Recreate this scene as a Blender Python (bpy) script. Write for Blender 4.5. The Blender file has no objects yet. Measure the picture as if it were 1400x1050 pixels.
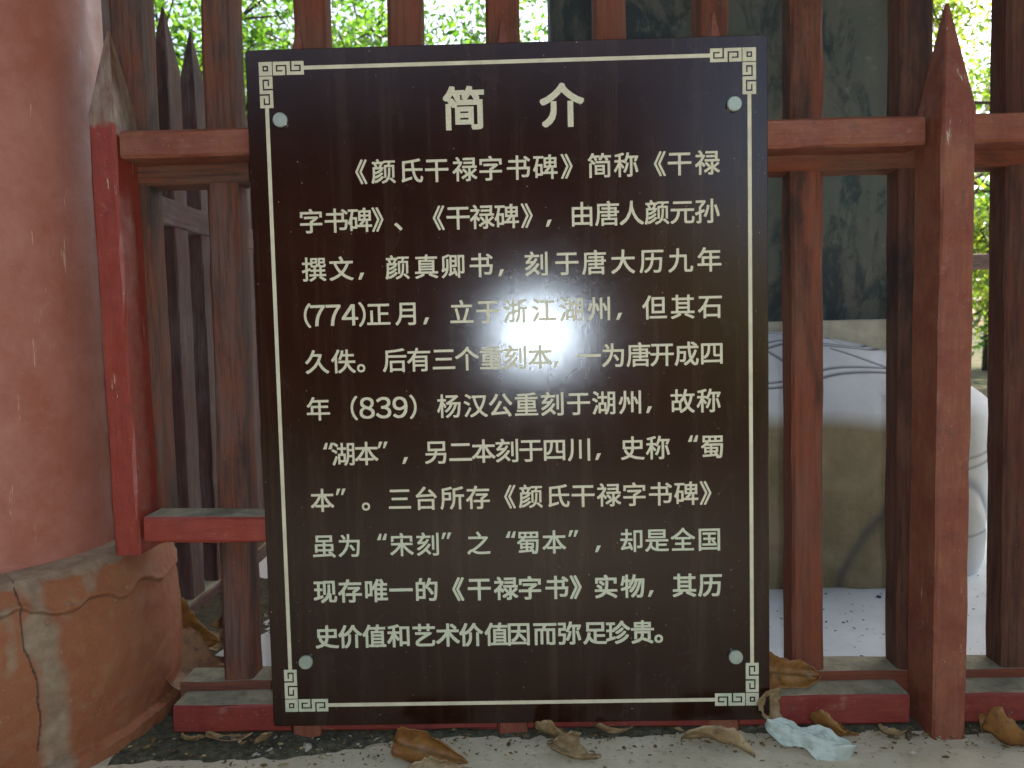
import bpy, math, random
from mathutils import Vector, Matrix, noise

random.seed(11)
S = bpy.context.scene
COL = S.collection

# ------------------------------------------------------------------ camera
def look(loc, yaw, pitch, roll):
    f = Vector((-math.sin(yaw) * math.cos(pitch), math.cos(yaw) * math.cos(pitch), -math.sin(pitch)))
    r0 = Vector((math.cos(yaw), math.sin(yaw), 0)); d0 = f.cross(r0)
    r = r0 * math.cos(roll) + d0 * math.sin(roll); d = d0 * math.cos(roll) - r0 * math.sin(roll)
    m = Matrix((r, -d, -f)).transposed().to_4x4(); m.translation = Vector(loc)
    return m
cd = bpy.data.cameras.new('camera'); cam = bpy.data.objects.new('camera', cd); COL.objects.link(cam)
cam.matrix_world = look((0.0278, -1.4181, 0.7343), 0.0201, 0.0620, 0.0233)
cd.sensor_width = 36.0; cd.lens = 1100 / 1400 * 36; cd.clip_start = 0.05; cd.clip_end = 500
cd.dof.use_dof = True; cd.dof.focus_distance = 1.42; cd.dof.aperture_fstop = 6.5
S.camera = cam

# ------------------------------------------------------------------ light
SUN_EL, SUN_AZ = math.radians(52), math.radians(38)     # azimuth from +y towards +x
w = bpy.data.worlds.new('World'); S.world = w; w.use_nodes = True
nt = w.node_tree; bg = nt.nodes['Background']
sky = nt.nodes.new('ShaderNodeTexSky'); sky.sky_type = 'NISHITA'; sky.sun_disc = False
sky.sun_elevation = SUN_EL; sky.sun_rotation = SUN_AZ; sky.dust_density = 4.0; sky.ozone_density = 0.2; sky.air_density = 0.9
nt.links.new(sky.outputs[0], bg.inputs[0]); bg.inputs[1].default_value = 0.15
sl = bpy.data.lights.new('sun', 'SUN'); sl.energy = 5.0; sl.angle = math.radians(0.55); sl.color = (1.0, 0.94, 0.84)
so = bpy.data.objects.new('sun', sl); COL.objects.link(so)
sd = Vector((math.sin(SUN_AZ) * math.cos(SUN_EL), math.cos(SUN_AZ) * math.cos(SUN_EL), math.sin(SUN_EL)))
so.rotation_euler = sd.to_track_quat('Z', 'Y').to_euler(); so.location = (4, 6, 8)
# the photographer's flash, whose mirror image shows in the glossy panel
fl = bpy.data.lights.new('camera_flash', 'POINT'); fl.energy = 12; fl.color = (0.74, 0.87, 1.0); fl.shadow_soft_size = 0.014
fo = bpy.data.objects.new('camera_flash', fl); COL.objects.link(fo); fo.location = (0.066, -1.40, 0.737)
S.view_settings.view_transform = 'Standard'; S.view_settings.look = 'None'
S.view_settings.exposure = 1.8; S.view_settings.gamma = 1.0
S.view_settings.use_curve_mapping = False
S.cycles.use_denoising = True
S.cycles.max_bounces = 8

# ------------------------------------------------------------------ materials
class NT:
    def __init__(s, name, rough=0.7, spec=0.5):
        s.m = bpy.data.materials.new(name); s.m.use_nodes = True
        s.t = s.m.node_tree; s.b = s.t.nodes['Principled BSDF']
        s.b.inputs['Roughness'].default_value = rough
        s.b.inputs['Specular IOR Level'].default_value = spec
    def n(s, k, **kw):
        o = s.t.nodes.new(k)
        for a, b in kw.items(): setattr(o, a, b)
        return o
    def l(s, a, b): s.t.links.new(a, b)
    def coord(s, scale=(1, 1, 1), rand=True):
        tc = s.n('ShaderNodeTexCoord'); mp = s.n('ShaderNodeMapping'); mp.inputs['Scale'].default_value = scale
        if rand:
            oi = s.n('ShaderNodeObjectInfo'); mu = s.n('ShaderNodeMath', operation='MULTIPLY'); mu.inputs[1].default_value = 37.0
            ad = s.n('ShaderNodeVectorMath', operation='ADD')
            s.l(oi.outputs['Random'], mu.inputs[0]); s.l(tc.outputs['Object'], ad.inputs[0]); s.l(mu.outputs[0], ad.inputs[1])
            s.l(ad.outputs[0], mp.inputs[0])
        else: s.l(tc.outputs['Object'], mp.inputs[0])
        return mp.outputs[0]
    def noise(s, vec, scale, detail=5, rough=0.6, dist=0.0):
        o = s.n('ShaderNodeTexNoise'); o.inputs['Scale'].default_value = scale; o.inputs['Detail'].default_value = detail
        o.inputs['Roughness'].default_value = rough; o.inputs['Distortion'].default_value = dist
        s.l(vec, o.inputs['Vector']); return o.outputs['Fac']
    def ramp(s, fac, stops, interp='LINEAR'):
        o = s.n('ShaderNodeValToRGB'); e = o.color_ramp.elements; o.color_ramp.interpolation = interp
        while len(e) < len(stops): e.new(0.5)
        for i, (p, c) in enumerate(stops):
            e[i].position = p; e[i].color = tuple(c) + (1,) if not isinstance(c, (int, float)) else (c, c, c, 1)
        s.l(fac, o.inputs[0]); return o.outputs[0]
    def mix(s, fac, a, b, mode='MIX'):
        o = s.n('ShaderNodeMix', data_type='RGBA', blend_type=mode)
        for sock, v in ((o.inputs[0], fac), (o.inputs[6], a), (o.inputs[7], b)):
            if isinstance(v, bpy.types.NodeSocket): s.l(v, sock)
            elif isinstance(v, (int, float)): sock.default_value = v
            else: sock.default_value = tuple(v) + (1,)
        return o.outputs[2]
    def col(s, v):
        if isinstance(v, bpy.types.NodeSocket): s.l(v, s.b.inputs['Base Color'])
        else: s.b.inputs['Base Color'].default_value = tuple(v) + (1,)
    def rough(s, v): s.l(v, s.b.inputs['Roughness'])
    def bump(s, h, strength=0.3, dist=0.002):
        o = s.n('ShaderNodeBump'); o.inputs['Strength'].default_value = strength; o.inputs['Distance'].default_value = dist
        s.l(h, o.inputs['Height']); s.l(o.outputs[0], s.b.inputs['Normal'])

def m_paint(name, c1, c2, chip, chip_amt=0.5, rough=0.5, tip=None, ax='z'):
    """red oil paint on wood, faded in clouds, chipped in thin vertical flakes"""
    t = NT(name, rough)
    v = t.coord(); vz = t.coord((1, 1, 0.12) if ax == 'z' else (0.12, 1, 1))
    a = t.mix(t.ramp(t.noise(v, 11, 7, 0.7), [(0.36, 0), (0.64, 1)]), c1, c2)
    a = t.mix(t.ramp(t.noise(v, 26, 6, 0.75), [(0.56, 0), (0.70, 0.55)]), a, [c1[0] * .42, c1[1] * .7 + .012, c1[2] * .8 + .01])
    a = t.mix(t.ramp(t.noise(v, 34, 5, 0.7, 0.5), [(0.60, 0), (0.72, 0.35)]), a, (0.36, 0.22, 0.14))
    g = t.noise(vz, 160, 3, 0.7)
    a = t.mix(t.ramp(g, [(0.35, 0.35), (0.6, 0.0)]), a, [x * 0.55 for x in c1])
    ch = t.ramp(t.noise(vz, 60, 6, 0.75, 0.3), [(0.665 - 0.05 * chip_amt, 0), (0.705 - 0.05 * chip_amt, 1)])
    a = t.mix(ch, a, chip)
    dust = t.ramp(t.noise(v, 420, 2, 0.5), [(0.72, 0), (0.76, 0.8)])
    a = t.mix(dust, a, (0.5, 0.42, 0.34))
    if tip:
        tc = t.n('ShaderNodeTexCoord'); sp = t.n('ShaderNodeSeparateXYZ'); t.l(tc.outputs['Object'], sp.inputs[0])
        nz = t.n('ShaderNodeMath', operation='MULTIPLY_ADD'); t.l(t.noise(v, 60, 4), nz.inputs[0]); nz.inputs[1].default_value = 0.03; t.l(sp.outputs[2], nz.inputs[2])
        k = t.n('ShaderNodeMapRange'); t.l(nz.outputs[0], k.inputs[0]); k.inputs[1].default_value = tip + .012; k.inputs[2].default_value = tip + 0.022
        old = t.mix(t.ramp(t.noise(vz, 70, 5, 0.7), [(0.35, 0), (0.65, 1)]), (0.17, 0.07, 0.045), (0.30, 0.22, 0.14))
        a = t.mix(k.outputs[0], a, old)
    t.col(a); t.rough(t.ramp(t.noise(v, 30, 3), [(0.3, rough - 0.1), (0.7, rough + 0.25)]))
    t.bump(g, 0.35, 0.0015)
    return t.m

def m_oldwood(name, red, grey, dark, stain=0.5, ax='z', fibre=0.75):
    """old picket: thin faded red wash over grey wood, black weather stains"""
    t = NT(name, 0.8, 0.3)
    v = t.coord(); vz = t.coord((1, 1, 0.06) if ax == 'z' else (0.06, 1, 1)); vm = t.coord((1, 1, 0.35) if ax == 'z' else (0.35, 1, 1))
    fib = t.noise(vz, 130, 5, 0.7, 0.2)
    a = t.mix(t.ramp(t.noise(vm, 14, 6, 0.7), [(0.42, 0), (0.66, 1)]), red, grey)
    a = t.mix(t.ramp(fib, [(0.36, fibre), (0.55, 0.0)]), a, dark)
    st = t.ramp(t.noise(vm, 6.5, 6, 0.65, 0.4), [(0.62 - 0.12 * stain, 0), (0.74 - 0.12 * stain, 0.85)])
    a = t.mix(st, a, dark)
    a = t.mix(t.ramp(t.noise(v, 350, 2), [(0.7, 0), (0.76, 0.6)]), a, (0.3, 0.25, 0.2))
    t.col(a); t.bump(fib, 0.7, 0.003)
    return t.m

M = {}
RP = dict(red_paint=((0.25, 0.030, 0.015), (0.29, 0.050, 0.026), (0.50, 0.38, 0.26), 0.1, 0.45),
          red_faded=((0.185, 0.038, 0.017), (0.25, 0.082, 0.036), (0.42, 0.30, 0.20), 0.3, 0.6),
          sill_red=((0.19, 0.020, 0.013), (0.22, 0.034, 0.018), (0.45, 0.30, 0.18), 0.2, 0.55))
for k_, v_ in RP.items():
    M[k_] = m_paint(k_, *v_); M[k_ + '_x'] = m_paint(k_ + '_rail', *v_, ax='x')
M['red_tip'] = m_paint('red_paint_worn_tip', (0.25, 0.030, 0.015), (0.29, 0.045, 0.022), (0.50, 0.38, 0.26), 0.5, 0.45, tip=0.772)
OW = dict(old_l=((0.17, 0.055, 0.026), (0.12, 0.075, 0.056), (0.028, 0.022, 0.017), 0.85),
          old_r=((0.19, 0.050, 0.022), (0.17, 0.072, 0.038), (0.030, 0.018, 0.011), 0.65),
          old_d=((0.10, 0.030, 0.015), (0.12, 0.055, 0.030), (0.020, 0.013, 0.009), 0.8),
          old_c=((0.10, 0.045, 0.036), (0.14, 0.10, 0.088), (0.030, 0.022, 0.020), 0.35))
for k_, v_ in OW.items():
    fb = 0.35 if k_ == 'old_r' else 0.6
    M[k_] = m_oldwood(k_, *v_, fibre=fb); M[k_ + '_x'] = m_oldwood(k_ + '_rail', *v_, ax='x', fibre=fb)

# dusty top of rails: grey grime that settled, chosen by the face direction when built
t = NT('grimy_rail_top', 0.9, 0.2); v = t.coord()
t.col(t.mix(t.ramp(t.noise(v, 30, 6, 0.7), [(0.35, 0), (0.7, 1)]), (0.19, 0.17, 0.105), (0.36, 0.325, 0.215)))
t.bump(t.noise(v, 200, 4), 0.6, 0.002); M['grime'] = t.m

t = NT('column_paint', 0.5, 0.45); v = t.coord(rand=False); vz = t.coord((1, 1, 0.10), rand=False)
a = t.mix(t.ramp(t.noise(v, 6, 8, 0.75), [(0.38, 0), (0.62, 1)]), (0.31, 0.094, 0.052), (0.40, 0.152, 0.105))
a = t.mix(t.ramp(t.noise(v, 14, 4, 0.6), [(0.55, 0), (0.75, 0.35)]), a, (0.31, 0.10, 0.045))
scr = t.ramp(t.noise(vz, 55, 4, 0.75), [(0.635, 0), (0.675, 0.7)])
a = t.mix(scr, a, (0.58, 0.40, 0.28))
a = t.mix(t.ramp(t.noise(t.coord((1, 1, 3), rand=False), 18, 8, 0.8, 3.0), [(0.60, 0), (0.68, 0.38)]), a, (0.5, 0.38, 0.28))
t.col(a); t.bump(t.noise(v, 240, 3), 0.15, 0.002)
t.rough(t.ramp(t.noise(v, 20, 3), [(0.3, 0.42), (0.7, 0.6)])); M['column'] = t.m

t = NT('painted_stone_base', 0.65, 0.35); v = t.coord(rand=False)
ca = t.n('ShaderNodeVertexColor', layer_name='wear_shade')
a = t.mix(t.ramp(t.noise(v, 8, 5, 0.65), [(0.3, 0), (0.7, 1)]), (0.31, 0.115, 0.043), (0.27, 0.080, 0.034))
a = t.mix(t.ramp(t.noise(v, 40, 5, 0.7), [(0.52, 0), (0.72, 0.5)]), a, (0.30, 0.16, 0.07))
pl = t.mix(t.ramp(t.noise(v, 35, 4), [(0.35, 0), (0.65, 1)]), (0.22, 0.15, 0.09), (0.34, 0.25, 0.155))
sepc = t.n('ShaderNodeSeparateColor'); t.l(ca.outputs['Color'], sepc.inputs[0])
a = t.mix(sepc.outputs[0], a, pl)
a = t.mix(sepc.outputs[2], a, (0.10, 0.05, 0.03))  # shadow under the crust lip, painted as a dark line
a = t.mix(sepc.outputs[1], a, (0.075, 0.050, 0.035))
a = t.mix(t.ramp(t.noise(v, 300, 2), [(0.71, 0), (0.75, 0.8)]), a, (0.55, 0.45, 0.33))
t.col(a); t.bump(t.noise(v, 90, 8, 0.8), 0.9, 0.004); M['base'] = t.m

t = NT('brown_enamel_panel', 0.17, 0.5); v = t.coord(rand=False)
a = t.mix(t.ramp(t.noise(v, 12, 5), [(0.35, 0), (0.7, 1)]), (0.017, 0.0052, 0.0026), (0.025, 0.0085, 0.0042))
stk = t.ramp(t.noise(t.coord((1, 1, 0.05), rand=False), 26, 6, 0.7, 0.4), [(0.50, 0), (0.72, 0.28)])
a = t.mix(stk, a, (0.075, 0.045, 0.028))
a = t.mix(t.ramp(t.noise(v, 16, 8, 0.8, 1.0), [(0.56, 0), (0.72, 0.22)]), a, (0.07, 0.055, 0.042))
a = t.mix(t.ramp(t.noise(v, 190, 1, 0.3), [(0.775, 0), (0.79, 0.8)]), a, (0.25, 0.17, 0.11))
t.col(a); t.rough(t.ramp(t.noise(v, 25, 4), [(0.3, 0.135), (0.8, 0.17)]))
t.bump(t.noise(v, 800, 2, 0.5), 0.12, 0.001); M['panel'] = t.m

def m_letter(name, c1, c2):
    t = NT(name, 0.55, 0.3); v = t.coord(rand=False)
    a = t.mix(t.ramp(t.noise(v, 22, 5, 0.7), [(0.4, 0), (0.65, 1)]), c1, c2)
    a = t.mix(t.ramp(t.noise(v, 500, 2), [(0.62, 0), (0.7, 0.5)]), a, (0.35, 0.32, 0.22))
    t.col(a); return t.m
M['letter'] = m_letter('cream_lettering', (0.64, 0.56, 0.36), (0.50, 0.44, 0.29))
M['letter_green'] = m_letter('cream_lettering_tarnished', (0.60, 0.55, 0.37), (0.41, 0.45, 0.29))
t = NT('bolt_cap', 0.35, 0.6); t.b.inputs['Metallic'].default_value = 0.4
v = t.coord(); t.col(t.mix(t.ramp(t.noise(v, 60, 4), [(0.4, 0), (0.7, 1)]), (0.36, 0.40, 0.31), (0.44, 0.46, 0.36))); M['bolt'] = t.m

t = NT('front_concrete', 0.9, 0.2); v = t.coord(rand=False)
a = t.mix(t.ramp(t.noise(v, 7, 6, 0.65), [(0.3, 0), (0.7, 1)]), (0.45, 0.375, 0.245), (0.58, 0.50, 0.35))
a = t.mix(t.ramp(t.noise(v, 45, 6, 0.75), [(0.56, 0), (0.70, 0.7)]), a, (0.17, 0.15, 0.10))
a = t.mix(t.ramp(t.noise(v, 300, 2), [(0.70, 0), (0.74, 0.8)]), a, (0.06, 0.05, 0.035))
t.col(a); t.bump(t.noise(v, 90, 6, 0.7), 0.6, 0.004); M['ground'] = t.m
t = NT('moss_soil', 1.0, 0.1); v = t.coord(rand=False)
a = t.mix(t.ramp(t.noise(v, 70, 6, 0.75), [(0.35, 0), (0.65, 1)]), (0.045, 0.042, 0.028), (0.17, 0.155, 0.10))
t.col(a); t.bump(t.noise(v, 220, 5, 0.8), 1.0, 0.006); M['soil'] = t.m
t = NT('pale_floor', 0.85, 0.25); v = t.coord(rand=False)
a = t.mix(t.ramp(t.noise(v, 6, 5), [(0.3, 0), (0.7, 1)]), (0.58, 0.615, 0.60), (0.68, 0.71, 0.69))
a = t.mix(t.ramp(t.noise(v, 30, 8, 0.85), [(0.57, 0), (0.66, 0.6)]), a, (0.20, 0.21, 0.23))
t.col(a); t.bump(t.noise(v, 90, 4), 0.3, 0.003); M['floor'] = t.m
t = NT('grass_soil', 1.0, 0.1); v = t.coord(rand=False)
t.col(t.mix(t.ramp(t.noise(v, 1.2, 8, 0.7), [(0.4, 0), (0.6, 1)]), (0.03, 0.045, 0.015), (0.09, 0.075, 0.045))); t.bump(t.noise(v, 30, 6), 1.0, 0.02); M['earth'] = t.m

t = NT('carved_stone', 0.8, 0.3); v = t.coord(rand=False)
ca = t.n('ShaderNodeVertexColor', layer_name='wear_shade'); sepc = t.n('ShaderNodeSeparateColor'); t.l(ca.outputs['Color'], sepc.inputs[0])
a = t.mix(t.ramp(t.noise(v, 5, 6, 0.6), [(0.3, 0), (0.7, 1)]), (0.64, 0.66, 0.66), (0.74, 0.76, 0.75))
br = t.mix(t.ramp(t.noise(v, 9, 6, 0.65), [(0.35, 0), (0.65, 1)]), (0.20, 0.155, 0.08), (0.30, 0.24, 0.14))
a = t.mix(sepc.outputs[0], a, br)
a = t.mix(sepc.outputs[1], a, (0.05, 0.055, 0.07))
a = t.mix(t.ramp(t.noise(v, 60, 6, 0.75), [(0.63, 0), (0.72, 0.5)]), a, (0.20, 0.21, 0.22))
t.col(a); t.bump(t.noise(v, 45, 8, 0.8), 0.9, 0.010); M['stone'] = t.m
t = NT('stele_stone', 0.7, 0.4); v = t.coord(rand=False)
a = t.mix(t.ramp(t.noise(v, 3, 6, 0.65), [(0.3, 0), (0.7, 1)]), (0.068, 0.085, 0.066), (0.105, 0.098, 0.076))
a = t.mix(t.ramp(t.noise(t.coord((1, 1, 0.6), rand=False), 4.5, 8, 0.75, 0.6), [(0.50, 0), (0.58, 0.85)]), a, (0.014, 0.028, 0.030))
a = t.mix(t.ramp(t.noise(v, 12, 6, 0.7), [(0.60, 0), (0.70, 0.5)]), a, (0.16, 0.19, 0.17))
t.col(a); t.bump(t.noise(v, 35, 6, 0.7), 0.7, 0.006); M['stele'] = t.m
t = NT('stele_footing', 0.85, 0.2); v = t.coord(rand=False)
t.col(t.mix(t.ramp(t.noise(v, 20, 5), [(0.3, 0), (0.7, 1)]), (0.32, 0.29, 0.22), (0.46, 0.43, 0.34))); M['footing'] = t.m
t = NT('roof_timber', 0.8, 0.3); t.col((0.16, 0.045, 0.03)); M['timber'] = t.m
t = NT('dim_ceiling', 0.9, 0.2); t.col((0.13, 0.125, 0.12)); M['ceiling'] = t.m
t = NT('hall_timber', 0.7, 0.3); t.col((0.07, 0.022, 0.015)); M['hall'] = t.m
t = NT('grey_roof_tile', 0.85, 0.3); t.col((0.10, 0.10, 0.10)); M['tile'] = t.m
t = NT('bark', 0.95, 0.2); v = t.coord((1, 1, 0.3))
t.col(t.mix(t.ramp(t.noise(v, 20, 6, 0.7), [(0.3, 0), (0.7, 1)]), (0.045, 0.032, 0.022), (0.12, 0.09, 0.065))); t.bump(t.noise(v, 40, 5), 1, 0.01); M['bark'] = t.m

def m_leaf(name, cols, trans=0.45, rough=0.45):
    t = NT(name, rough, 0.4)
    g = t.n('ShaderNodeNewGeometry')
    a = t.ramp(g.outputs['Random Per Island'], [(i / (len(cols) - 1), c) for i, c in enumerate(cols)])
    t.col(a)
    tr = t.n('ShaderNodeBsdfTranslucent'); mx = t.n('ShaderNodeMixShader'); mx.inputs[0].default_value = trans
    br = t.mix(1.0, a, (1.5, 1.7, 0.9), 'MULTIPLY'); t.l(br, tr.inputs[0])
    t.l(t.b.outputs[0], mx.inputs[1]); t.l(tr.outputs[0], mx.inputs[2])
    t.l(mx.outputs[0], t.t.nodes['Material Output'].inputs[0]); return t.m
M['leaf_bright'] = m_leaf('leaf_bright', [(0.03, 0.075, 0.012), (0.08, 0.17, 0.02), (0.17, 0.28, 0.04)], 0.5)
M['leaf_deep'] = m_leaf('leaf_deep', [(0.022, 0.05, 0.010), (0.045, 0.09, 0.016), (0.07, 0.12, 0.025)], 0.35)
M['leaf_yellow'] = m_leaf('leaf_yellow', [(0.08, 0.14, 0.02), (0.17, 0.22, 0.035), (0.26, 0.27, 0.05)], 0.5)

def m_dry(name, c1, c2, c3):
    t = NT(name, 0.55, 0.4); v = t.coord()
    a = t.mix(t.ramp(t.noise(v, 25, 5, 0.65), [(0.35, 0), (0.65, 1)]), c1, c2)
    a = t.mix(t.ramp(t.noise(v, 45, 7, 0.75), [(0.53, 0), (0.66, 0.9)]), a, c3)
    ca = t.n('ShaderNodeVertexColor', layer_name='vein')
    sp = t.n('ShaderNodeSeparateColor'); t.l(ca.outputs['Color'], sp.inputs[0])
    a = t.mix(sp.outputs[0], a, [x * 0.45 for x in c1])
    t.col(a); t.bump(t.noise(v, 180, 4), 0.5, 0.002); return t.m
M['leaf_gold'] = m_leaf('leaf_gold', [(0.35, 0.30, 0.02), (0.50, 0.42, 0.03)], 0.3)
M['dry_orange'] = m_dry('dry_leaf_orange', (0.27, 0.125, 0.028), (0.19, 0.075, 0.018), (0.06, 0.028, 0.012))
M['dry_tan'] = m_dry('dry_leaf_tan', (0.33, 0.235, 0.115), (0.20, 0.115, 0.045), (0.07, 0.045, 0.022))
M['dry_brown'] = m_dry('dry_leaf_brown', (0.20, 0.09, 0.03), (0.13, 0.06, 0.022), (0.04, 0.02, 0.01))
M['pale_leaf'] = m_dry('pale_leaf', (0.46, 0.50, 0.41), (0.38, 0.42, 0.35), (0.28, 0.31, 0.25))
t = NT('litter_bits', 0.85, 0.2); g = t.n('ShaderNodeNewGeometry')
t.col(t.ramp(g.outputs['Random Per Island'], [(0, (0.05, 0.035, 0.02)), (0.3, (0.16, 0.09, 0.03)), (0.55, (0.07, 0.065, 0.045)), (0.8, (0.30, 0.22, 0.09)), (0.97, (0.34, 0.32, 0.26))])); M['litter'] = t.m
t = NT('dark_twigs', 0.9, 0.2); t.col((0.05, 0.045, 0.05)); M['twig'] = t.m

# ------------------------------------------------------------------ mesh helpers
class MB:
    def __init__(s): s.v = []; s.f = []; s.mi = []
    def quadbox(s, x0, x1, y0, y1, z0, z1, mi=0, top=None):
        b = len(s.v)
        s.v += [(x0, y0, z0), (x1, y0, z0), (x1, y1, z0), (x0, y1, z0), (x0, y0, z1), (x1, y0, z1), (x1, y1, z1), (x0, y1, z1)]
        s.f += [tuple(b + i for i in q) for q in ((0, 3, 2, 1), (4, 5, 6, 7), (0, 1, 5, 4), (1, 2, 6, 5), (2, 3, 7, 6), (3, 0, 4, 7))]
        s.mi += [mi, mi if top is None else top] + [mi] * 4
    def poly(s, pts, mi=0):
        b = len(s.v); s.v += pts; s.f.append(tuple(range(b, b + len(pts)))); s.mi.append(mi)
    def tube(s, pts, rad, n=7, cap=True):
        b = len(s.v)
        for i, p in enumerate(pts):
            p = Vector(p); d = (Vector(pts[min(i + 1, len(pts) - 1)]) - Vector(pts[max(i - 1, 0)])).normalized()
            u = d.orthogonal().normalized() if i == 0 else (u - d * u.dot(d)).normalized()
            q = d.cross(u)
            for k in range(n):
                a = 2 * math.pi * k / n; s.v.append(tuple(p + (u * math.cos(a) + q * math.sin(a)) * rad[i]))
        for i in range(len(pts) - 1):
            for k in range(n):
                s.f.append((b + i * n + k, b + i * n + (k + 1) % n, b + (i + 1) * n + (k + 1) % n, b + (i + 1) * n + k)); s.mi.append(0)
        if cap:
            s.f.append(tuple(b + k for k in reversed(range(n)))); e = b + (len(pts) - 1) * n
            s.f.append(tuple(e + k for k in range(n))); s.mi += [0, 0]
    def mesh(s, name, mats, smooth=False):
        me = bpy.data.meshes.new(name); me.from_pydata(s.v, [], s.f)
        for m in (mats if isinstance(mats, (list, tuple)) else [mats]): me.materials.append(m)
        me.polygons.foreach_set('material_index', s.mi)
        if smooth: me.polygons.foreach_set('use_smooth', [True] * len(s.f))
        me.update(); return me
def link(name, me, parent=None, loc=None):
    o = bpy.data.objects.new(name, me); COL.objects.link(o)
    if parent: o.parent = parent
    if loc: o.location = loc
    return o
def tag(o, label=None, cat=None, group=None, kind=None):
    if label: o['label'] = label
    if cat: o['category'] = cat
    if group: o['group'] = group
    if kind: o['kind'] = kind
    return o
def empty(name, loc=(0, 0, 0)):
    o = bpy.data.objects.new(name, None); o.empty_display_size = 0.1; COL.objects.link(o); o.location = loc; return o
def bevel(o, w=0.003, seg=2):
    b = o.modifiers.new('bevel', 'BEVEL'); b.width = w; b.segments = seg; b.limit_method = 'ANGLE'; b.angle_limit = math.radians(40)
    return o

# a squared timber: rings along its length with slight unevenness, chamfered corners, optional pyramid point
def timber_mesh(name, w, d, z0, z1, mats, point=0.0, seed=0, lean=0.0, wob=0.0012, cham=0.004, split=True):
    rnd = random.Random(seed); mb = MB(); n = max(3, int((z1 - z0) / 0.06)); ring = []
    def prof(k):
        a, b = w / 2 * k, d / 2 * k; c = cham * min(1, k + 0.2)
        return [(-a + c, -b), (a - c, -b), (a, -b + c), (a, b - c), (a - c, b), (-a + c, b), (-a, b - c), (-a, -b + c)]
    zs = [(z0 + (z1 - z0) * i / n, 1.0) for i in range(n + 1)]
    if point: zs += [(z1 + point * 0.5, 0.54), (z1 + point * 0.97, 0.07)]
    for i, (z, k) in enumerate(zs):
        lx = lean * (z - z0)
        for (x, y) in prof(k):
            mb.v.append((x + lx + rnd.uniform(-wob, wob), y + rnd.uniform(-wob, wob), z))
    for i in range(len(zs) - 1):
        for k in range(8):
            mb.f.append((i * 8 + k, i * 8 + (k + 1) % 8, (i + 1) * 8 + (k + 1) % 8, (i + 1) * 8 + k)); mb.mi.append(0)
    e = (len(zs) - 1) * 8
    mb.f.append(tuple(range(e, e + 8))); mb.mi.append(0); mb.f.append(tuple(reversed(range(8)))); mb.mi.append(0)
    return mb.mesh(name, mats)
# a rail along x with a grimy top face
def rail_mesh(name, x0, x1, y0, y1, z0, z1, mats, seed=0, wob=0.0012, slope=0.0):
    rnd = random.Random(seed); mb = MB(); n = max(2, int(abs(x1 - x0) / 0.06)); c = 0.004
    def prof(): return [(y0, z0 + c), (y0, z1 - c), (y0 + c, z1), (y1 - c, z1), (y1, z1 - c), (y1, z0 + c), (y1 - c, z0), (y0 + c, z0)]
    for i in range(n + 1):
        x = x0 + (x1 - x0) * i / n
        for (y, z) in prof(): mb.v.append((x, y + rnd.uniform(-wob, wob), z + slope * (x - x0) + rnd.uniform(-wob, wob)))
    for i in range(n):
        for k in range(8):
            mb.f.append((i * 8 + k, (i + 1) * 8 + k, (i + 1) * 8 + (k + 1) % 8, i * 8 + (k + 1) % 8)); mb.mi.append(1 if (k == 2 and len(mats) > 1) else 0)
    mb.f.append(tuple(range(8))); mb.f.append(tuple(n * 8 + k for k in reversed(range(8)))); mb.mi += [0, 0]
    return mb.mesh(name, mats)

# ================================================================== SETTING
mb = MB(); mb.poly([(-150, -150, -0.02), (150, -150, -0.02), (150, 150, -0.02), (-150, 150, -0.02)])
tag(link('ground', mb.mesh('ground', M['earth'])), kind='structure')
mb = MB(); mb.quadbox(-3.0, 4.0, -3.2, 0.16, -0.12, 0.0)
tag(link('pavement', mb.mesh('pavement', M['ground'])), kind='structure')
mb = MB(); mb.quadbox(-3.0, 4.0, 0.16, 3.2, -0.12, 0.004)
tag(link('pavilion_floor', mb.mesh('pavilion_floor', M['floor'])), kind='structure')
# mossy earth silted along the foot of the fence
mb = MB(); nx, ny = 150, 22
for j in range(ny + 1):
    for i in range(nx + 1):
        x = -0.72 + 2.1 * i / nx; y = -0.16 + 0.30 * j / ny
        reach = 0.005 + 0.03 * noise.noise(Vector((x * 4.2, 3, 0))) + 0.08 * max(0, min(1, (-0.20 - x) / 0.35))
        k = max(0.0, min(1.0, (y + reach) / 0.02 + 0.6 * noise.noise(Vector((x * 40, y * 40, 0)))))
        mb.v.append((x, y, -0.004 + k * (0.008 + 0.006 * noise.noise(Vector((x * 30, y * 30, 5))))))
for j in range(ny):
    for i in range(nx):
        a = j * (nx + 1) + i; mb.f.append((a, a + 1, a + nx + 2, a + nx + 1)); mb.mi.append(0)
tag(link('silted_soil', mb.mesh('silted_soil', M['soil'], True)), kind='structure')

# ================================================================== COLUMN
CX, CY = -1.108, 0.12
col_t = empty('pavilion_column', (CX, CY, 0))
tag(col_t, 'thick round column painted faded mauve red on a drum shaped stone base at the left edge', 'column')
mb = MB(); NT_ = 96; zs = [0.333 + (3.3 - 0.333) * i / 60 for i in range(61)]
for z in zs:
    for k in range(NT_):
        a = 2 * math.pi * k / NT_
        r = 0.316 - 0.004 * (z - 0.33) + 0.0012 * noise.noise(Vector((math.cos(a) * 3, math.sin(a) * 3, z * 3)))
        mb.v.append((r * math.cos(a), r * math.sin(a), z))
for i in range(60):
    for k in range(NT_):
        mb.f.append((i * NT_ + k, i * NT_ + (k + 1) % NT_, (i + 1) * NT_ + (k + 1) % NT_, (i + 1) * NT_ + k)); mb.mi.append(0)
link('shaft', mb.mesh('shaft', M['column'], True), col_t)

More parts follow.
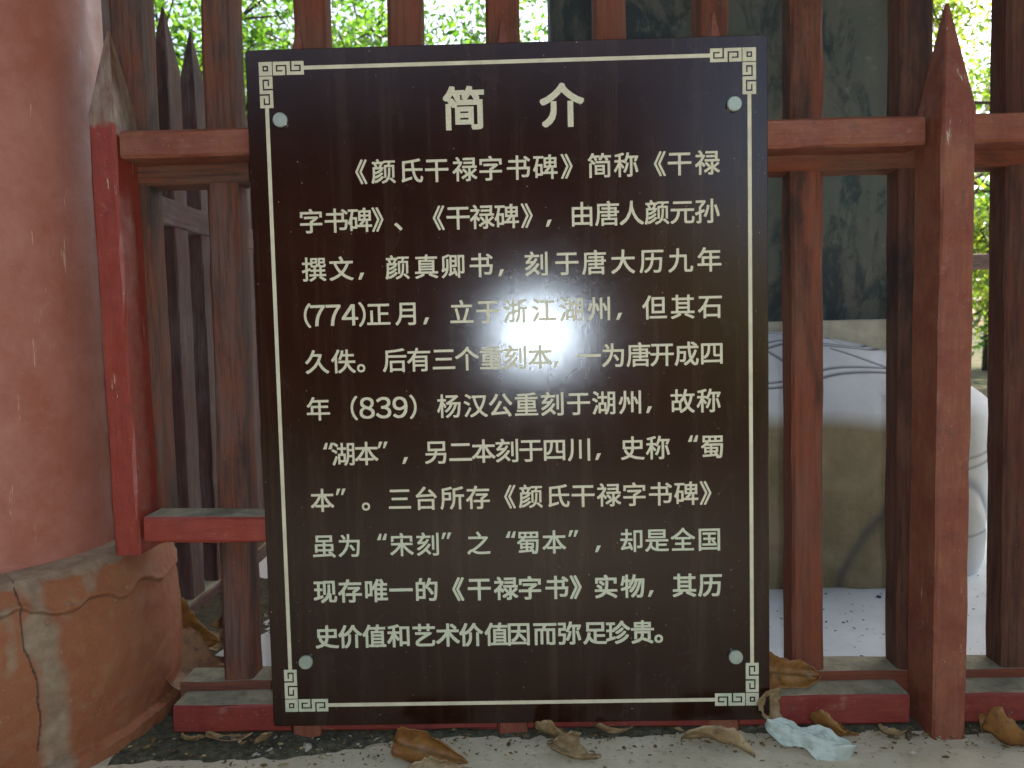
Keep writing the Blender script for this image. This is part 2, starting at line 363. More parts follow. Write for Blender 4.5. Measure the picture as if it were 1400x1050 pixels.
# drum base: bulging profile, thick flaking paint crust along the top, a mortared joint
CR = [(-180, .26), (-60, .30), (-45.5, .297), (-41.6, .302), (-38.5, .291), (-33.2, .278), (-28.8, .278), (-25.1, .289), (-20.8, .286), (-15.2, .268), (-7.3, .286), (3.1, .263), (11.2, .269), (60, .28), (180, .26)]
def crust(a):
    for (a0, z0), (a1, z1) in zip(CR, CR[1:]):
        if a <= a1:
            u = (a - a0) / (a1 - a0); u = u * u * (3 - 2 * u); return z0 + (z1 - z0) * u
    return CR[-1][1]
def prof_r(z):
    P = [(-.02, .396), (.03, .401), (.08, .406), (.16, .408), (.24, .403), (.30, .392), (.330, .378), (.345, .359)]
    for (z0, r0), (z1, r1) in zip(P, P[1:]):
        if z <= z1: u = (z - z0) / (z1 - z0); return r0 + (r1 - r0) * u
    return P[-1][1]
def smooth_r(z): return sum(prof_r(z + d) for d in (-.010, -.005, 0, .005)) / 4
TH = [-180 + i * 3 for i in range(38)] + [-66 + i * 0.25 for i in range(385)] + [33 + i * 3 for i in range(49)]
ZN = 190; verts = []; wear_shade = []; faces = []
for j in range(ZN + 1):
    z = -0.02 + 0.365 * j / ZN
    for a in TH:
        ar = math.radians(a); r = smooth_r(z); ux, uy = math.cos(ar), math.sin(ar)
        P = Vector((ux * r, uy * r, z))
        zc = crust(a) + 0.002 * noise.noise(P * 70)
        on = max(0.0, min(1.0, (z - zc) / 0.004))
        lip = math.exp(-((z - zc - 0.006) / 0.006) ** 2)
        low = max(0.0, min(1.0, (0.034 + 0.010 * noise.noise(P * 9) - z + 0.004 * noise.noise(P * 60)) / 0.008))
        r += on * 0.005 + lip * 0.004 + low * 0.014 + 0.0045 * noise.noise(P * 6) + 0.0022 * noise.noise(P * 22) + 0.0012 * noise.noise(P * 60)
        # plaster patch beside the joint and along the top rim
        jx = -41.5 + 0.9 * noise.noise(Vector((z * 22, 1, 0))) + (2.2 if z < 0.26 else 0) * min(1, (0.24 - z) / 0.05 if z < .24 else 0)
        d = (a - jx)
        width = 4.2 + 3.0 * noise.noise(Vector((z * 18, 7, 0)))
        pl = max(0.0, min(1.0, (width - abs(d - 3.5)) / 2.5)) * (1 if d > -0.3 else 0)
        nn = noise.noise(P * 22) + 0.6 * noise.noise(P * 55)
        rim = max(0.0, min(1.0, (z - 0.331 + 0.006 * nn) / 0.004))
        patch = max(0.0, min(1.0, (nn - 0.30) * 1.8)) * (0.9 if z > zc else 0.35)
        left = max(0.0, min(1.0, (-42.5 - a) / 2)) * max(0.0, min(1.0, (0.5 * nn + 0.35 - abs(z - 0.25) * 6) * 3))
        pl = max(pl * 0.9, rim * 0.85, patch * 0.7, left * 0.8)
        crack = 1.0 if abs(d) < 0.15 + 0.14 * noise.noise(Vector((z * 90, 2, 2))) and z > 0.06 else 0.0
        r -= crack * 0.004
        if lip and z < zc and zc - z < 0.0035: crackshade = 0
        verts.append((ux * r, uy * r, z)); wear_shade.append((pl, crack, max(0.0, 1 - abs(z - zc + 0.0015) / 0.0022) * .7, 1))
n = len(TH)
for j in range(ZN):
    for i in range(n - 1):
        b = j * n + i; faces.append((b, b + 1, b + n + 1, b + n))
# top disc in to the shaft
b = len(verts)
for i, a in enumerate(TH):
    ar = math.radians(a); verts.append((math.cos(ar) * 0.28, math.sin(ar) * 0.28, 0.352)); wear_shade.append((0.9, 0.0, 0.0, 1))
for i in range(n - 1): faces.append((ZN * n + i, ZN * n + i + 1, b + i + 1, b + i))
me = bpy.data.meshes.new('stone_base'); me.from_pydata(verts, [], faces); me.materials.append(M['base'])
me.polygons.foreach_set('use_smooth', [True] * len(faces))
at = me.color_attributes.new('wear_shade', 'FLOAT_COLOR', 'POINT'); at.data.foreach_set('color', [c for w4 in wear_shade for c in w4])
base_o = link('stone_base', me, col_t)
for (a, z, r) in ((-23.3, .327, .0068), (-13.4, .284, .0056), (-30.9, .288, .0082), (-36.0, .272, .005), (-18, .270, .004)):
    ar = math.radians(a); rr = smooth_r(z) + 0.003; mb = MB()
    for j in range(6):
        f = math.pi / 2 * j / 5
        for k in range(14):
            q = 2 * math.pi * k / 14; mb.v.append((math.sin(f) * 0.5 * r + 0, math.cos(f) * r * math.cos(q), math.cos(f) * r * math.sin(q)))
    for j in range(5):
        for k in range(14): mb.f.append((j * 14 + k, j * 14 + (k + 1) % 14, (j + 1) * 14 + (k + 1) % 14, (j + 1) * 14 + k)); mb.mi.append(0)
    m2 = mb.mesh('boss', M['base'], True); m2.color_attributes.new('wear_shade', 'FLOAT_COLOR', 'POINT').data.foreach_set('color', [0.45, 0, 0, 1] * len(m2.vertices))
    s = link('boss', m2, base_o); s.location = (math.cos(ar) * rr, math.sin(ar) * rr, z); s.rotation_euler = (0, 0, ar)

# pavilion roof over stele, carried by the column (unseen, widened to block light)
roof = empty('pavilion_roof', (0.8, 0.55, 3.3)); tag(roof, 'timber and grey tile roof of the stele pavilion resting on the round column', 'roof')
mb = MB(); mb.quadbox(-2.9, 2.9, -2.35, 3.0, 0.0, 0.16); link('ceiling', mb.mesh('ceiling', M['ceiling']), roof)
mb = MB(); x0, x1, y0, y1 = -3.2, 3.2, -2.7, 3.3
mb.v += [(x0, y0, .17), (x1, y0, .17), (x1, y1, .17), (x0, y1, .17), (-.4, 0, 1.5), (.2, 0, 1.5)]
for q in ((0, 1, 5, 4), (1, 2, 5), (2, 3, 4, 5), (3, 0, 4), (3, 2, 1, 0)): mb.f.append(q); mb.mi.append(0)
link('tiled_slope', mb.mesh('tiled_slope', M['tile']), roof)

# ================================================================== FRONT LOW FENCE
ff = empty('low_fence', (0, 0.05, 0))
tag(ff, 'low bright red wooden fence of pointed posts and rails that carries the sign', 'fence')
def part(name, me, parent, loc=(0, 0, 0), mod=True):
    o = link(name, me, parent); o.location = Vector(loc) - parent.location if parent.parent is None else loc
    return o
post_specs = [(-0.7105, .016, .347, 1.140, 'red_tip', -0.0085, .047, .100, 0.165), (-.3945, .016, .0, 1.130, 'red_faded', 0.018, .054, .085, .17),
              (-.0145, .016, .0, 1.130, 'red_faded', 0.008, .055, .085, .17), (.371, .016, .0, 1.130, 'red_faded', 0, .056, .085, .17)]
for i, (x, y, z0, z1, m, lean, wd, dp, pt) in enumerate(post_specs):
    o = part('post', timber_mesh('post', wd, dp, 0, z1 - z0, M['red_paint'] if m != 'red_tip' else M['red_tip'], pt, 20 + i, lean), ff, (x if m == 'red_tip' else x, y + dp / 2, z0))
    if m == 'red_faded': o.data.materials[0] = M['red_faded']
# tip height in the worn tip material is in the post's own coordinates
o = part('post', timber_mesh('post', .057, .100, 0, 1.10, M['red_faded'], .195, 31, 0.006), ff, (.759, -0.022 + .05, -0.002))
o['label'] = 'tall pointed post standing forward of the rails on the right'
o = part('post', timber_mesh('post', .055, .085, 0, 1.13, M['red_faded'], .17, 33), ff, (1.14, .016 + .0425, 0))
gr = [M['red_paint_x'], M['grime']]
def rail(nm, x0, x1, y0, y1, z0, z1, mats, parent, seed, slope=0.0):
    me = rail_mesh(nm, x0, x1, y0, y1, z0, z1, mats, seed, slope=slope); o = link(nm, me, parent); o.location = -parent.location; return o
rail('rail', -.686, -.022, .018, .090, 1.0615, 1.1095, [M['red_faded_x'], M['grime']], ff, 1)
rail('rail', -.008, .728, .020, .092, 1.0505, 1.1005, [M['red_faded_x'], M['grime']], ff, 2, -0.004)
rail('rail', .790, 1.55, .016, .090, 1.0475, 1.0985, [M['red_faded_x'], M['grime']], ff, 3)
rail('rail', -.679, -.415, .019, .095, .3695, .4165, gr, ff, 4, -0.02)
sr = [M['sill_red_x'], M['grime']]
rail('sill', -.643, -.424, .019, .089, .009, .0605, sr, ff, 5)
rail('sill', -.367, -.043, .019, .089, .009, .0605, sr, ff, 6)
rail('sill', .014, .342, .019, .089, .009, .0610, sr, ff, 7)
rail('sill', .400, .708, .019, .089, .009, .0635, sr, ff, 8)
rail('sill', .791, 1.11, .019, .089, .009, .0635, sr, ff, 9)

# ================================================================== TALL PICKET FENCE
tf = empty('picket_fence', (0, 0.13, 0))
tag(tf, 'tall weathered picket fence with stained red brown pickets standing close behind the low red fence', 'fence')
rail('ledge', -.66, .10, .0905, .166, .004, .0745, [M['old_l_x'], M['grime']], tf, 11)
rail('ledge', .10, 1.7, .0905, .166, .004, .0765, [M['old_r_x'], M['grime']], tf, 12)
rail('rail', -.735, .10, .0935, .160, 1.028, 1.082, [M['old_l_x'], M['grime']], tf, 13)
rail('rail', .10, 1.7, .0945, .160, 1.022, 1.076, [M['old_r_x'], M['grime']], tf, 14)
pk = [(-.705, .0), (-.549, .012), (-.372, .008), (-.194, .006), (-.008, .003), (.190, .002), (.381, .0), (.553, -.001), (.754, -.002), (.952, -.006), (1.14, 0), (1.32, 0)]
for i, (x, lean) in enumerate(pk):
    m = M['old_l'] if i in (0, 1) else M['old_d'] if i >= 8 else M['old_r']
    cut = .277 if i == 0 else 0.0          # the first picket is cut short over the column base
    o = link('picket', timber_mesh('picket', .060 + .002 * math.sin(i * 5), .062, cut, 1.50 + .01 * math.sin(i * 3), m, .16, 50 + i, lean, 0.0015, 0.006), tf)
    o.location = (x, .129 - .13, .0715)

# ================================================================== SIDE AND BACK FENCES OF THE ENCLOSURE
def picket_run(name, label, xs, fixed, axis, z1, parent_loc, seed0):
    f = empty(name, parent_loc); tag(f, label, 'fence')
    for i, c in enumerate(xs):
        me = timber_mesh('picket', *((.044, .084) if axis == 'y' else (.070, .044)), 0, z1, M['old_c'], .16, seed0 + i, 0, .0015, .004)
        o = link('picket', me, f); p = (fixed, c, .03) if axis == 'y' else (c, fixed, .03)
        o.location = Vector(p) - Vector(parent_loc)
    return f
sf = picket_run('side_fence', 'grey red picket fence running back from the column along the left side of the enclosure', [.205 + .171 * i for i in range(15)], -.902, 'y', 1.42, (-.902, 1.3, 0), 200)
def yrail(x0, x1, y0, y1, z0, z1, parent, seed):
    me = rail_mesh('rail', y0, y1, -x1, -x0, z0, z1, [M['old_c_x'], M['grime']], seed); o = link('rail', me, parent)
    o.rotation_euler = (0, 0, math.pi / 2); o.location = -parent.location
yrail(-.918, -.876, .17, 2.62, 1.032, 1.100, sf, 301)
yrail(-.925, -.868, .17, 2.62, -.01, .045, sf, 302)
bf = picket_run('back_fence', 'far picket fence closing the back of the stele enclosure', [-.80 + .176 * i for i in range(23)], 2.64, 'x', 1.42, (1.1, 2.64, 0), 400)
rail('rail', -.92, 3.2, 2.605, 2.665, 1.0, 1.075, [M['old_c_x'], M['grime']], bf, 303)
rail('rail', -.92, 3.2, 2.60, 2.67, -.01, .05, [M['old_c_x'], M['grime']], bf, 304)

# ================================================================== STELE ON ITS STONE TORTOISE
st = empty('stone_stele', (.73, 1.55, .735))
tag(st, 'huge dark green grey stone slab standing upright on the carved stone tortoise', 'stele')
mb = MB(); nx, nz = 40, 60
x0, x1, y0, y1, z0, z1 = -.60, .635, -.16, .16, .018, 2.45
def nz_(x, y, z): return 0.010 * noise.noise(Vector((x * 3, y * 3, z * 3))) + 0.004 * noise.noise(Vector((x * 13, y, z * 13)))
for side in (0, 1):
    b = len(mb.v)
    for j in range(nz + 1):
        for i in range(nx + 1):
            x = x0 + (x1 - x0) * i / nx; z = z0 + (z1 - z0) * j / nz
            e = min(x - x0, x1 - x); rd = 0.02 * max(0, 1 - e / .03) ** 2
            mb.v.append((x, (y0 - nz_(x, 0, z) + rd) if side == 0 else (y1 + nz_(x, 9, z) - rd), z))
    for j in range(nz):
        for i in range(nx):
            a = b + j * (nx + 1) + i; q = (a, a + 1, a + nx + 2, a + nx + 1); mb.f.append(q if side == 0 else q[::-1]); mb.mi.append(0)
N1 = (nx + 1) * (nz + 1)
for j in range(nz):
    for i in (0, nx):
        a = j * (nx + 1) + i; q = (a, a + nx + 1, a + nx + 1 + N1, a + N1); mb.f.append(q if i == 0 else q[::-1]); mb.mi.append(0)
for i in range(nx):
    a = nz * (nx + 1) + i; mb.f.append((a, a + 1, a + 1 + N1, a + N1)); mb.mi.append(0)
link('slab', mb.mesh('slab', M['stele']), st)
mb = MB(); mb.quadbox(-.66, .66, -.30, .24, -.16, .020); bevel(link('footing', mb.mesh('footing', M['footing']), st), .006)

tt = empty('stone_tortoise', (.71, 1.50, 0))
tag(tt, 'pale carved stone tortoise with grooved shell under the dark slab behind the fence', 'statue')
def supr(phi, a, b, n=3.4):
    c, s_ = abs(math.cos(phi)), abs(math.sin(phi)); return 1.0 / ((c / a) ** n + (s_ / b) ** n) ** (1 / n)
NA, NR = 560, 300; verts = []; wear_shade = []; faces = []
# profile: u 0..1 from floor up the wall, over the rim and in to the crown
PR = [(0, .93, -.01), (.10, .955, .06), (.22, .99, .20), (.36, 1.0, .38), (.46, .985, .47), (.52, .955, .52), (.58, .90, .560), (.64, .82, .602), (.72, .64, .668), (.80, .45, .712), (.9, .22, .738), (1, .02, .742)]
def pr(u):
    for (u0, r0, z0), (u1, r1, z1) in zip(PR, PR[1:]):
        if u <= u1: k = (u - u0) / (u1 - u0); return r0 + (r1 - r0) * k, z0 + (z1 - z0) * k
    return PR[-1][1:]
for j in range(NR + 1):
    u = j / NR; rr, z = [sum(q) / 5 for q in zip(*[pr(max(0, min(1, u + d))) for d in (-.03, -.015, 0, .015, .03)])]
    for i in range(NA):
        ph = 2 * math.pi * i / NA; R_ = supr(ph, .80, .74, 3.2 - 1.0 * max(0.0, min(1.0, (u - .50) / .25)))
        g = 0.0
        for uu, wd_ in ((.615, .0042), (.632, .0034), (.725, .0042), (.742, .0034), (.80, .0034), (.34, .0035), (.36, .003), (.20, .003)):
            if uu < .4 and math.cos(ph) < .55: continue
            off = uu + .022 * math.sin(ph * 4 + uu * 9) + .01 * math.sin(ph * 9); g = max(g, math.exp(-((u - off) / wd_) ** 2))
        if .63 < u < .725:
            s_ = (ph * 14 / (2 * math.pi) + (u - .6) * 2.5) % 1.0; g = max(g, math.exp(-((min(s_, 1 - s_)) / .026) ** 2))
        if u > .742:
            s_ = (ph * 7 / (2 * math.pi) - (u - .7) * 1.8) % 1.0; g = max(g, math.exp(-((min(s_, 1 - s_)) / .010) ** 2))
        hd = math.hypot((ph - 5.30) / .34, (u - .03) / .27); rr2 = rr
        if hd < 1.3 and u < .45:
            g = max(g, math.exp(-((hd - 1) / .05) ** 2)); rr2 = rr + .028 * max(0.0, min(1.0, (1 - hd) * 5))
        P = Vector((math.cos(ph) * R_ * rr2, math.sin(ph) * R_ * rr2, z))
        n1 = noise.noise(P * 3.2)
        P *= 1 + 0.012 * n1
        P *= 1 + 0.0035 * noise.noise(P * 17)
        P.z = z - 0.0022 * g + 0.006 * noise.noise(P * 6) * (0 if u < .05 else 1)
        front = max(0.0, min(1.0, (-math.sin(ph) - 0.66) / 0.18))           # shade of the front wall painted in as brown
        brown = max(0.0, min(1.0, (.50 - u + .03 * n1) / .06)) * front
        verts.append(tuple(P)); wear_shade.append((brown, g * (0.95 if u > .5 else .6), 0, 1))
for j in range(NR):
    for i in range(NA):
        a = j * NA + i; b_ = j * NA + (i + 1) % NA; faces.append((a, b_, b_ + NA, a + NA))
faces.append(tuple(NR * NA + i for i in range(NA)))
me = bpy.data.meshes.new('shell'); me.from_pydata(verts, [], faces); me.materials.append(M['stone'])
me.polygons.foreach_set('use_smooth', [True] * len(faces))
me.color_attributes.new('wear_shade', 'FLOAT_COLOR', 'POINT').data.foreach_set('color', [c for w4 in wear_shade for c in w4])
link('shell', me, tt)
def stone_blob(name, loc, rad, parent, rot=0):
    mb = MB(); n1, n2 = 24, 32
    for j in range(n1 + 1):
        f = -math.pi / 2 + math.pi * j / n1
        for i in range(n2):
            q = 2 * math.pi * i / n2; p = Vector((math.cos(f) * math.cos(q), math.cos(f) * math.sin(q), math.sin(f)))
            k = 1 + .06 * noise.noise(p * 2.5 + Vector(loc)); mb.v.append((p.x * rad[0] * k, p.y * rad[1] * k, p.z * rad[2] * k))
    for j in range(n1):
        for i in range(n2): mb.f.append((j * n2 + i, j * n2 + (i + 1) % n2, (j + 1) * n2 + (i + 1) % n2, (j + 1) * n2 + i)); mb.mi.append(0)
    me = mb.mesh(name, M['stone'], True); me.color_attributes.new('wear_shade', 'FLOAT_COLOR', 'POINT').data.foreach_set('color', [.8, 0, 0, 1] * len(me.vertices))
    o = link(name, me, parent); o.location = loc; o.rotation_euler = (0, 0, rot)
stone_blob('head', (-.30, -.92, .46), (.17, .26, .17), tt)
stone_blob('foot', (-.62, -.68, .045), (.16, .14, .09), tt, -.3)

# ================================================================== SIGN
EM = 0.0445
SG = empty('information_sign', (0, 0, 0.03))
tag(SG, 'dark brown glossy upright sign board with cream Chinese text bolted to the red fence', 'sign')
def rounded(w, h, rads, seg=7):
    pts = []; cs = [((w / 2, 0), 270, rads[0]), ((w / 2, h), 0, rads[1]), ((-w / 2, h), 90, rads[2]), ((-w / 2, 0), 180, rads[3])]
    for (cx, cz), a0, r in cs:
        ox = cx - math.copysign(r, cx); oz = cz + r if cz == 0 else cz - r
        for k in range(seg + 1): a = math.radians(a0 + 90 * k / seg); pts.append((ox + r * math.cos(a), oz + r * math.sin(a)))
    return pts
mb = MB(); pts = rounded(.90, 1.2055, (.012, .005, .005, .005)); n = len(pts)
mb.v = [(x, 0, z) for x, z in pts] + [(x, .010, z) for x, z in pts]
mb.f = [tuple(range(n)), tuple(reversed(range(n, 2 * n)))] + [((i + 1) % n, i, n + i, n + (i + 1) % n) for i in range(n)]; mb.mi = [0] * len(mb.f)
pan = link('panel', mb.mesh('panel', M['panel']), SG); bevel(pan, .0012, 2)
def flat(name, polys, mat, parent=SG, th=.0005):
    """raised enamel shapes: front face at -th, sides down to the panel"""
    mb = MB()
    for pg in polys:
        b = len(mb.v); n = len(pg); mb.v += [(x, -th, z) for x, z in pg] + [(x, 0.0003, z) for x, z in pg]
        mb.f.append(tuple(range(b, b + n))); mb.mi.append(0)
        for i in range(n): mb.f.append((b + (i + 1) % n, b + i, b + n + i, b + n + (i + 1) % n)); mb.mi.append(0)
    o = link(name, mb.mesh(name, mat), parent); return o
def rect(x0, z0, x1, z1): return [(x0, z0), (x1, z0), (x1, z1), (x0, z1)]
FX0, FX1, FZ0, FZ1 = -.4270, .4302, .0270, 1.1845       # in sign coordinates (z from the board's foot)
# greek key band: cream rect with dark channel; drawn as grid cells so that the channel shows the board
def key_cells(flipx, flipz, swap):
    U, Vh = 49.0, 23.5; paths = [[(14, 16), (6, 16), (6, 7), (20.5, 7), (20.5, 23.5)]]
    paths.append([(U - x, Vh - y) for x, y in paths[0]])
    segs = [(p, q) for pa in paths for p, q in zip(pa, pa[1:])]; hw = 1.25
    dark = [(min(p[0], q[0]) - hw, min(p[1], q[1]) - hw, max(p[0], q[0]) + hw, max(p[1], q[1]) + hw) for p, q in segs]
    xs = sorted({0, U} | {max(0, min(U, v)) for d in dark for v in (d[0], d[2])}); ys = sorted({0, Vh} | {max(0, min(Vh, v)) for d in dark for v in (d[1], d[3])})
    out = []
    for x0, x1 in zip(xs, xs[1:]):
        for y0, y1 in zip(ys, ys[1:]):
            cx, cy = (x0 + x1) / 2, (y0 + y1) / 2
            if not any(d[0] < cx < d[2] and d[1] < cy < d[3] for d in dark): out.append((x0, y0, x1, y1))
    return out
def corner(fx, fz, mat):
    ox = FX0 if fx > 0 else FX1; oz = FZ1 if fz > 0 else FZ0; s = .00110
    polys = []
    def add(x0, y0, x1, y1):
        X = sorted((ox + fx * x0 * s, ox + fx * x1 * s)); Z = sorted((oz - fz * y0 * s, oz - fz * y1 * s)); polys.append(rect(X[0], Z[0], X[1], Z[1]))
    C = 21.0
    for r in ((0, 0, C, 6), (0, C - 6.2, C, C), (0, 6, 6, C - 6.2), (C - 6.2, 6, C, C - 6.2), (8.3, 8.3, C - 8.6, C - 8.6)): add(*r)
    for (x0, y0, x1, y1) in key_cells(0, 0, 0):
        k = C / 23.5
        add(C + 1.3 + x0, y0 * k, C + 1.3 + x1, y1 * k); add(y0 * k, C + 1.3 + x0, y1 * k, C + 1.3 + x1)
    flat('corner_ornament', polys, mat)
corner(1, 1, M['letter']); corner(-1, 1, M['letter']); corner(1, -1, M['letter_green']); corner(-1, -1, M['letter_green'])
e = (21 + 1.3 + 49) * .00110; mid = .0116; hw = .0033
flat('border_line', [rect(FX0 + e, FZ1 - mid - hw, FX1 - e, FZ1 - mid + hw)], M['letter'])
flat('border_line', [rect(FX0 + e, FZ0 + mid - hw, FX1 - e, FZ0 + mid + hw)], M['letter'])
flat('border_line', [rect(FX0 + mid - hw, FZ0 + e, FX0 + mid + hw, FZ1 - e)], M['letter'])
flat('border_line', [rect(FX1 - mid - hw, FZ0 + e, FX1 - mid + hw, FZ1 - e)], M['letter'])
for (x, z) in ((-.392, 1.1141), (.3917, 1.1192), (-.3852, .1508), (.3883, .1482)):
    mb = MB(); n = 40
    for (r, y) in ((.0118, 0.0), (.0125, -.002), (.0125, -.0068), (.0112, -.0082)):
        for k in range(n): a = 2 * math.pi * k / n; mb.v.append((r * math.cos(a), y, r * math.sin(a)))
    for j in range(3):
        for k in range(n): mb.f.append((j * n + k, j * n + (k + 1) % n, (j + 1) * n + (k + 1) % n, (j + 1) * n + k)); mb.mi.append(0)
    mb.f.append(tuple(3 * n + k for k in range(n))); mb.mi.append(0)
    link('bolt', mb.mesh('bolt', M['bolt']), SG).location = (x, 0, z - .03)

LINES=[('《颜氏干禄字书碑》简称《干禄', [-255, -216, -168, -123, -74, -29, 19, 66, 103, 160, 206, 264, 298, 346], 1022.4), ('字书碑》、《干禄碑》，由唐人颜元孙', [-346, -302, -260, -229, -193, -122, -88, -46, -3, 32, 69, 128, 172, 214, 258, 302, 345], 939.6), ('撰文，颜真卿书，刻于唐大历九年', [-344, -296, -262, -197, -146, -99, -50, -16, 47, 100, 148, 198, 248, 298, 348], 855.9), ('(774)正月，立于浙江湖州，但其石', [-359, -341, -313, -284, -262, -233, -182, -150, -86, -40, 8, 58, 107, 156, 189, 252, 301, 349], 775.0), ('久佚。后有三个重刻本，一为唐开成四', [-345, -298, -267, -207, -164, -120, -79, -36, 6, 50, 77, 136, 179, 223, 264, 307, 351], 693.0), ('年（839）杨汉公重刻于湖州，故称', [-346, -282, -259, -229, -200, -177, -113, -66, -22, 24, 70, 116, 161, 208, 239, 299, 345], 609.6), ('“湖本”，另二本刻于四川，史称“蜀', [-332, -304, -263, -234, -195, -138, -95, -54, -12, 30, 72, 117, 148, 210, 255, 316, 351], 528.0), ('本”。三台所存《颜氏干禄字书碑》', [-345, -312, -267, -206, -159, -112, -66, -9, 28, 76, 121, 167, 212, 258, 304, 338], 445.2), ('虽为“宋刻”之“蜀本”，却是全国', [-345, -299, -241, -205, -158, -125, -67, -10, 22, 68, 102, 145, 206, 251, 297, 344], 362.1), ('现存唯一的《干禄字书》实物，其历', [-346, -301, -254, -209, -163, -106, -68, -20, 23, 71, 105, 159, 207, 238, 299, 345], 279.2), ('史价值和艺术价值因而弥足珍贵。', [-346, -304, -260, -215, -170, -127, -85, -39, 1, 48, 92, 138, 179, 223, 252], 195.3)]
GC = {}
def glyph(ch, offset):
    key = (ch, offset)
    if key not in GC:
        cu = bpy.data.curves.new('glyph', 'FONT'); cu.body = ch; cu.size = 1.0; cu.offset = offset; cu.resolution_u = 4
        ob = bpy.data.objects.new('glyph', cu); COL.objects.link(ob); bpy.context.view_layer.update()
        me = bpy.data.meshes.new_from_object(ob.evaluated_get(bpy.context.evaluated_depsgraph_get()))
        GC[key] = ([(v.co.x, v.co.y) for v in me.vertices], [tuple(p.vertices) for p in me.polygons])
        bpy.data.objects.remove(ob); bpy.data.curves.remove(cu); bpy.data.meshes.remove(me)
    return GC[key]
FW = {'7': '７', '4': '４', '8': '８', '3': '３', '9': '９', '(': '（', ')': '）'}
def slant(x, y, w, h, sl, tw): return [(x, y), (x + w * tw, y), (x + w + sl, y + h), (x + sl, y + h)]
CM = {}
def char_mesh(ch, bold):
    """one character about its em centre, em = 1; strokes thickened by laying shifted copies over each other"""
    if (ch, bold) in CM: return CM[(ch, bold)]
    mb = MB()
    if ch == '，': polys = [slant(-.10, -.45, .15, .27, .09, .75)]
    elif ch == '“': polys = [[(x_, .20), (x_ + .15, .20), (x_ + .20, .46), (x_ + .11, .46)] for x_ in (-.19, .02)]
    elif ch == '”': polys = [[(x_, .20), (x_ + .08, .20), (x_ + .20, .46), (x_ + .06, .46)] for x_ in (-.19, .02)]
    else: polys = None
    if polys:
        for g in polys: mb.poly([(x, -.0003 / EM, z) for x, z in g])
    else:
        vs, fs = glyph(FW.get(ch, ch), 0.0)
        mx = 0.5 if ch not in '《》（）()、。' else (min(v[0] for v in vs) + max(v[0] for v in vs)) / 2
        if ch in '749831': sx, my = 1.10, 0.375
        else: sx, my = 1.0, 0.38
        sh = [(0, 0)] + [(bold * p, bold * q) for p in (-1, 0, 1) for q in (-1, 0, 1) if p or q]
        for k, (dx, dz) in enumerate(sh):
            b = len(mb.v); mb.v += [((x - mx + dx) * sx, (-.0003 - .00001 * k) / EM, (y - my + dz) * sx) for x, y in vs]
            for f in fs: mb.f.append(tuple(b + i for i in f)); mb.mi.append(0)
    me = mb.mesh('character', M['letter'])
    if me.polygons[0].normal.y > 0: me.flip_normals()
    CM[(ch, bold)] = me; return me
def put_char(ch, x, z, em, bold, mat, name='character'):
    me = char_mesh(ch, bold); o = link(name, me, SG); o.location = (x, 0, z); o.scale = (em, EM, em)
    if mat is not M['letter']: o.material_slots[0].link = 'OBJECT'; o.material_slots[0].material = mat
# lines of the sign as (characters, x of each in mm, height in mm)
for li, (chs, xs, zz) in enumerate(LINES):
    for c_, x in zip(chs, xs): put_char(c_, x / 1000, zz / 1000 - .03, EM, (.0125 if li < 9 else .020), M['letter'] if li < 8 else M['letter_green'])
put_char('简', -.0725, 1.0965, .077, .025, M['letter']); put_char('介', .0965, 1.0968, .077, .025, M['letter'])

# ================================================================== FALLEN LEAVES
def leaf_mesh(name, L, W, mat, curl=0.5, bend=0.4, fold=0.2, seed=0, tipw=0.5, crumple=0.35):
    rnd = random.Random(seed); nu, nv = 22, 12; vs = []; cs = []; fs = []
    off = Vector((rnd.uniform(0, 50), 0, 0))
    for i in range(nu + 1):
        u = i / nu; wd_ = W / 2 * (math.sin(math.pi * min(1, u ** tipw * 1.0)) ** 0.75 if 0 < u < 1 else 0.02)
        wd_ *= 1 + .30 * noise.noise(off + Vector((u * 7, 1, 0))) + .16 * noise.noise(off + Vector((u * 23, 3, 0)))
        for j in range(nv + 1):
            v = -1 + 2 * j / nv
            ang = curl * v * (1.2 + .4 * math.sin(u * 5 + seed)); y = wd_ * (math.sin(ang) / curl if curl > .01 else v)
            z = wd_ * (1 - math.cos(ang)) / max(curl, .01) * 1.0 + fold * abs(v) * wd_
            x = L * (u - .5)
            z += bend * L * ((u - .5) ** 2) * 1.6 + crumple * W * .35 * noise.noise(off + Vector((u * 3.2, v * 1.6, 2))) + crumple * W * .10 * noise.noise(off + Vector((u * 9, v * 5, 4)))
            vein = math.exp(-(v / .07) ** 2); sv = ((u * 8 - abs(v) * 1.6) % 1.0); vein = max(vein, .5 * math.exp(-(min(sv, 1 - sv) / .08) ** 2))
            vs.append((x, y, z - .0008 * vein)); cs += [vein, vein, vein, 1]
    for i in range(nu):
        for j in range(nv): a = i * (nv + 1) + j; fs.append((a, a + nv + 1, a + nv + 2, a + 1))
    me = bpy.data.meshes.new(name); me.from_pydata(vs, [], fs); me.materials.append(M[mat]); me.polygons.foreach_set('use_smooth', [True] * len(fs))
    me.color_attributes.new('vein', 'FLOAT_COLOR', 'POINT').data.foreach_set('color', cs); return me
def leaf(label, loc, rot, L, W, mat, name='dry_leaf', cat='leaf', group='fallen leaves along the fence', settle=True, **kw):
    o = link(name, leaf_mesh(name, L, W, mat, **kw)); o.rotation_euler = [math.radians(a) for a in rot]
    s = o.modifiers.new('thick', 'SOLIDIFY'); s.thickness = .0007
    R3 = o.rotation_euler.to_matrix(); lo = min((R3 @ v.co).z for v in o.data.vertices)
    o.location = (loc[0], loc[1], loc[2] - lo + .0005 if settle else loc[2])
    tag(o, label, cat, group); return o
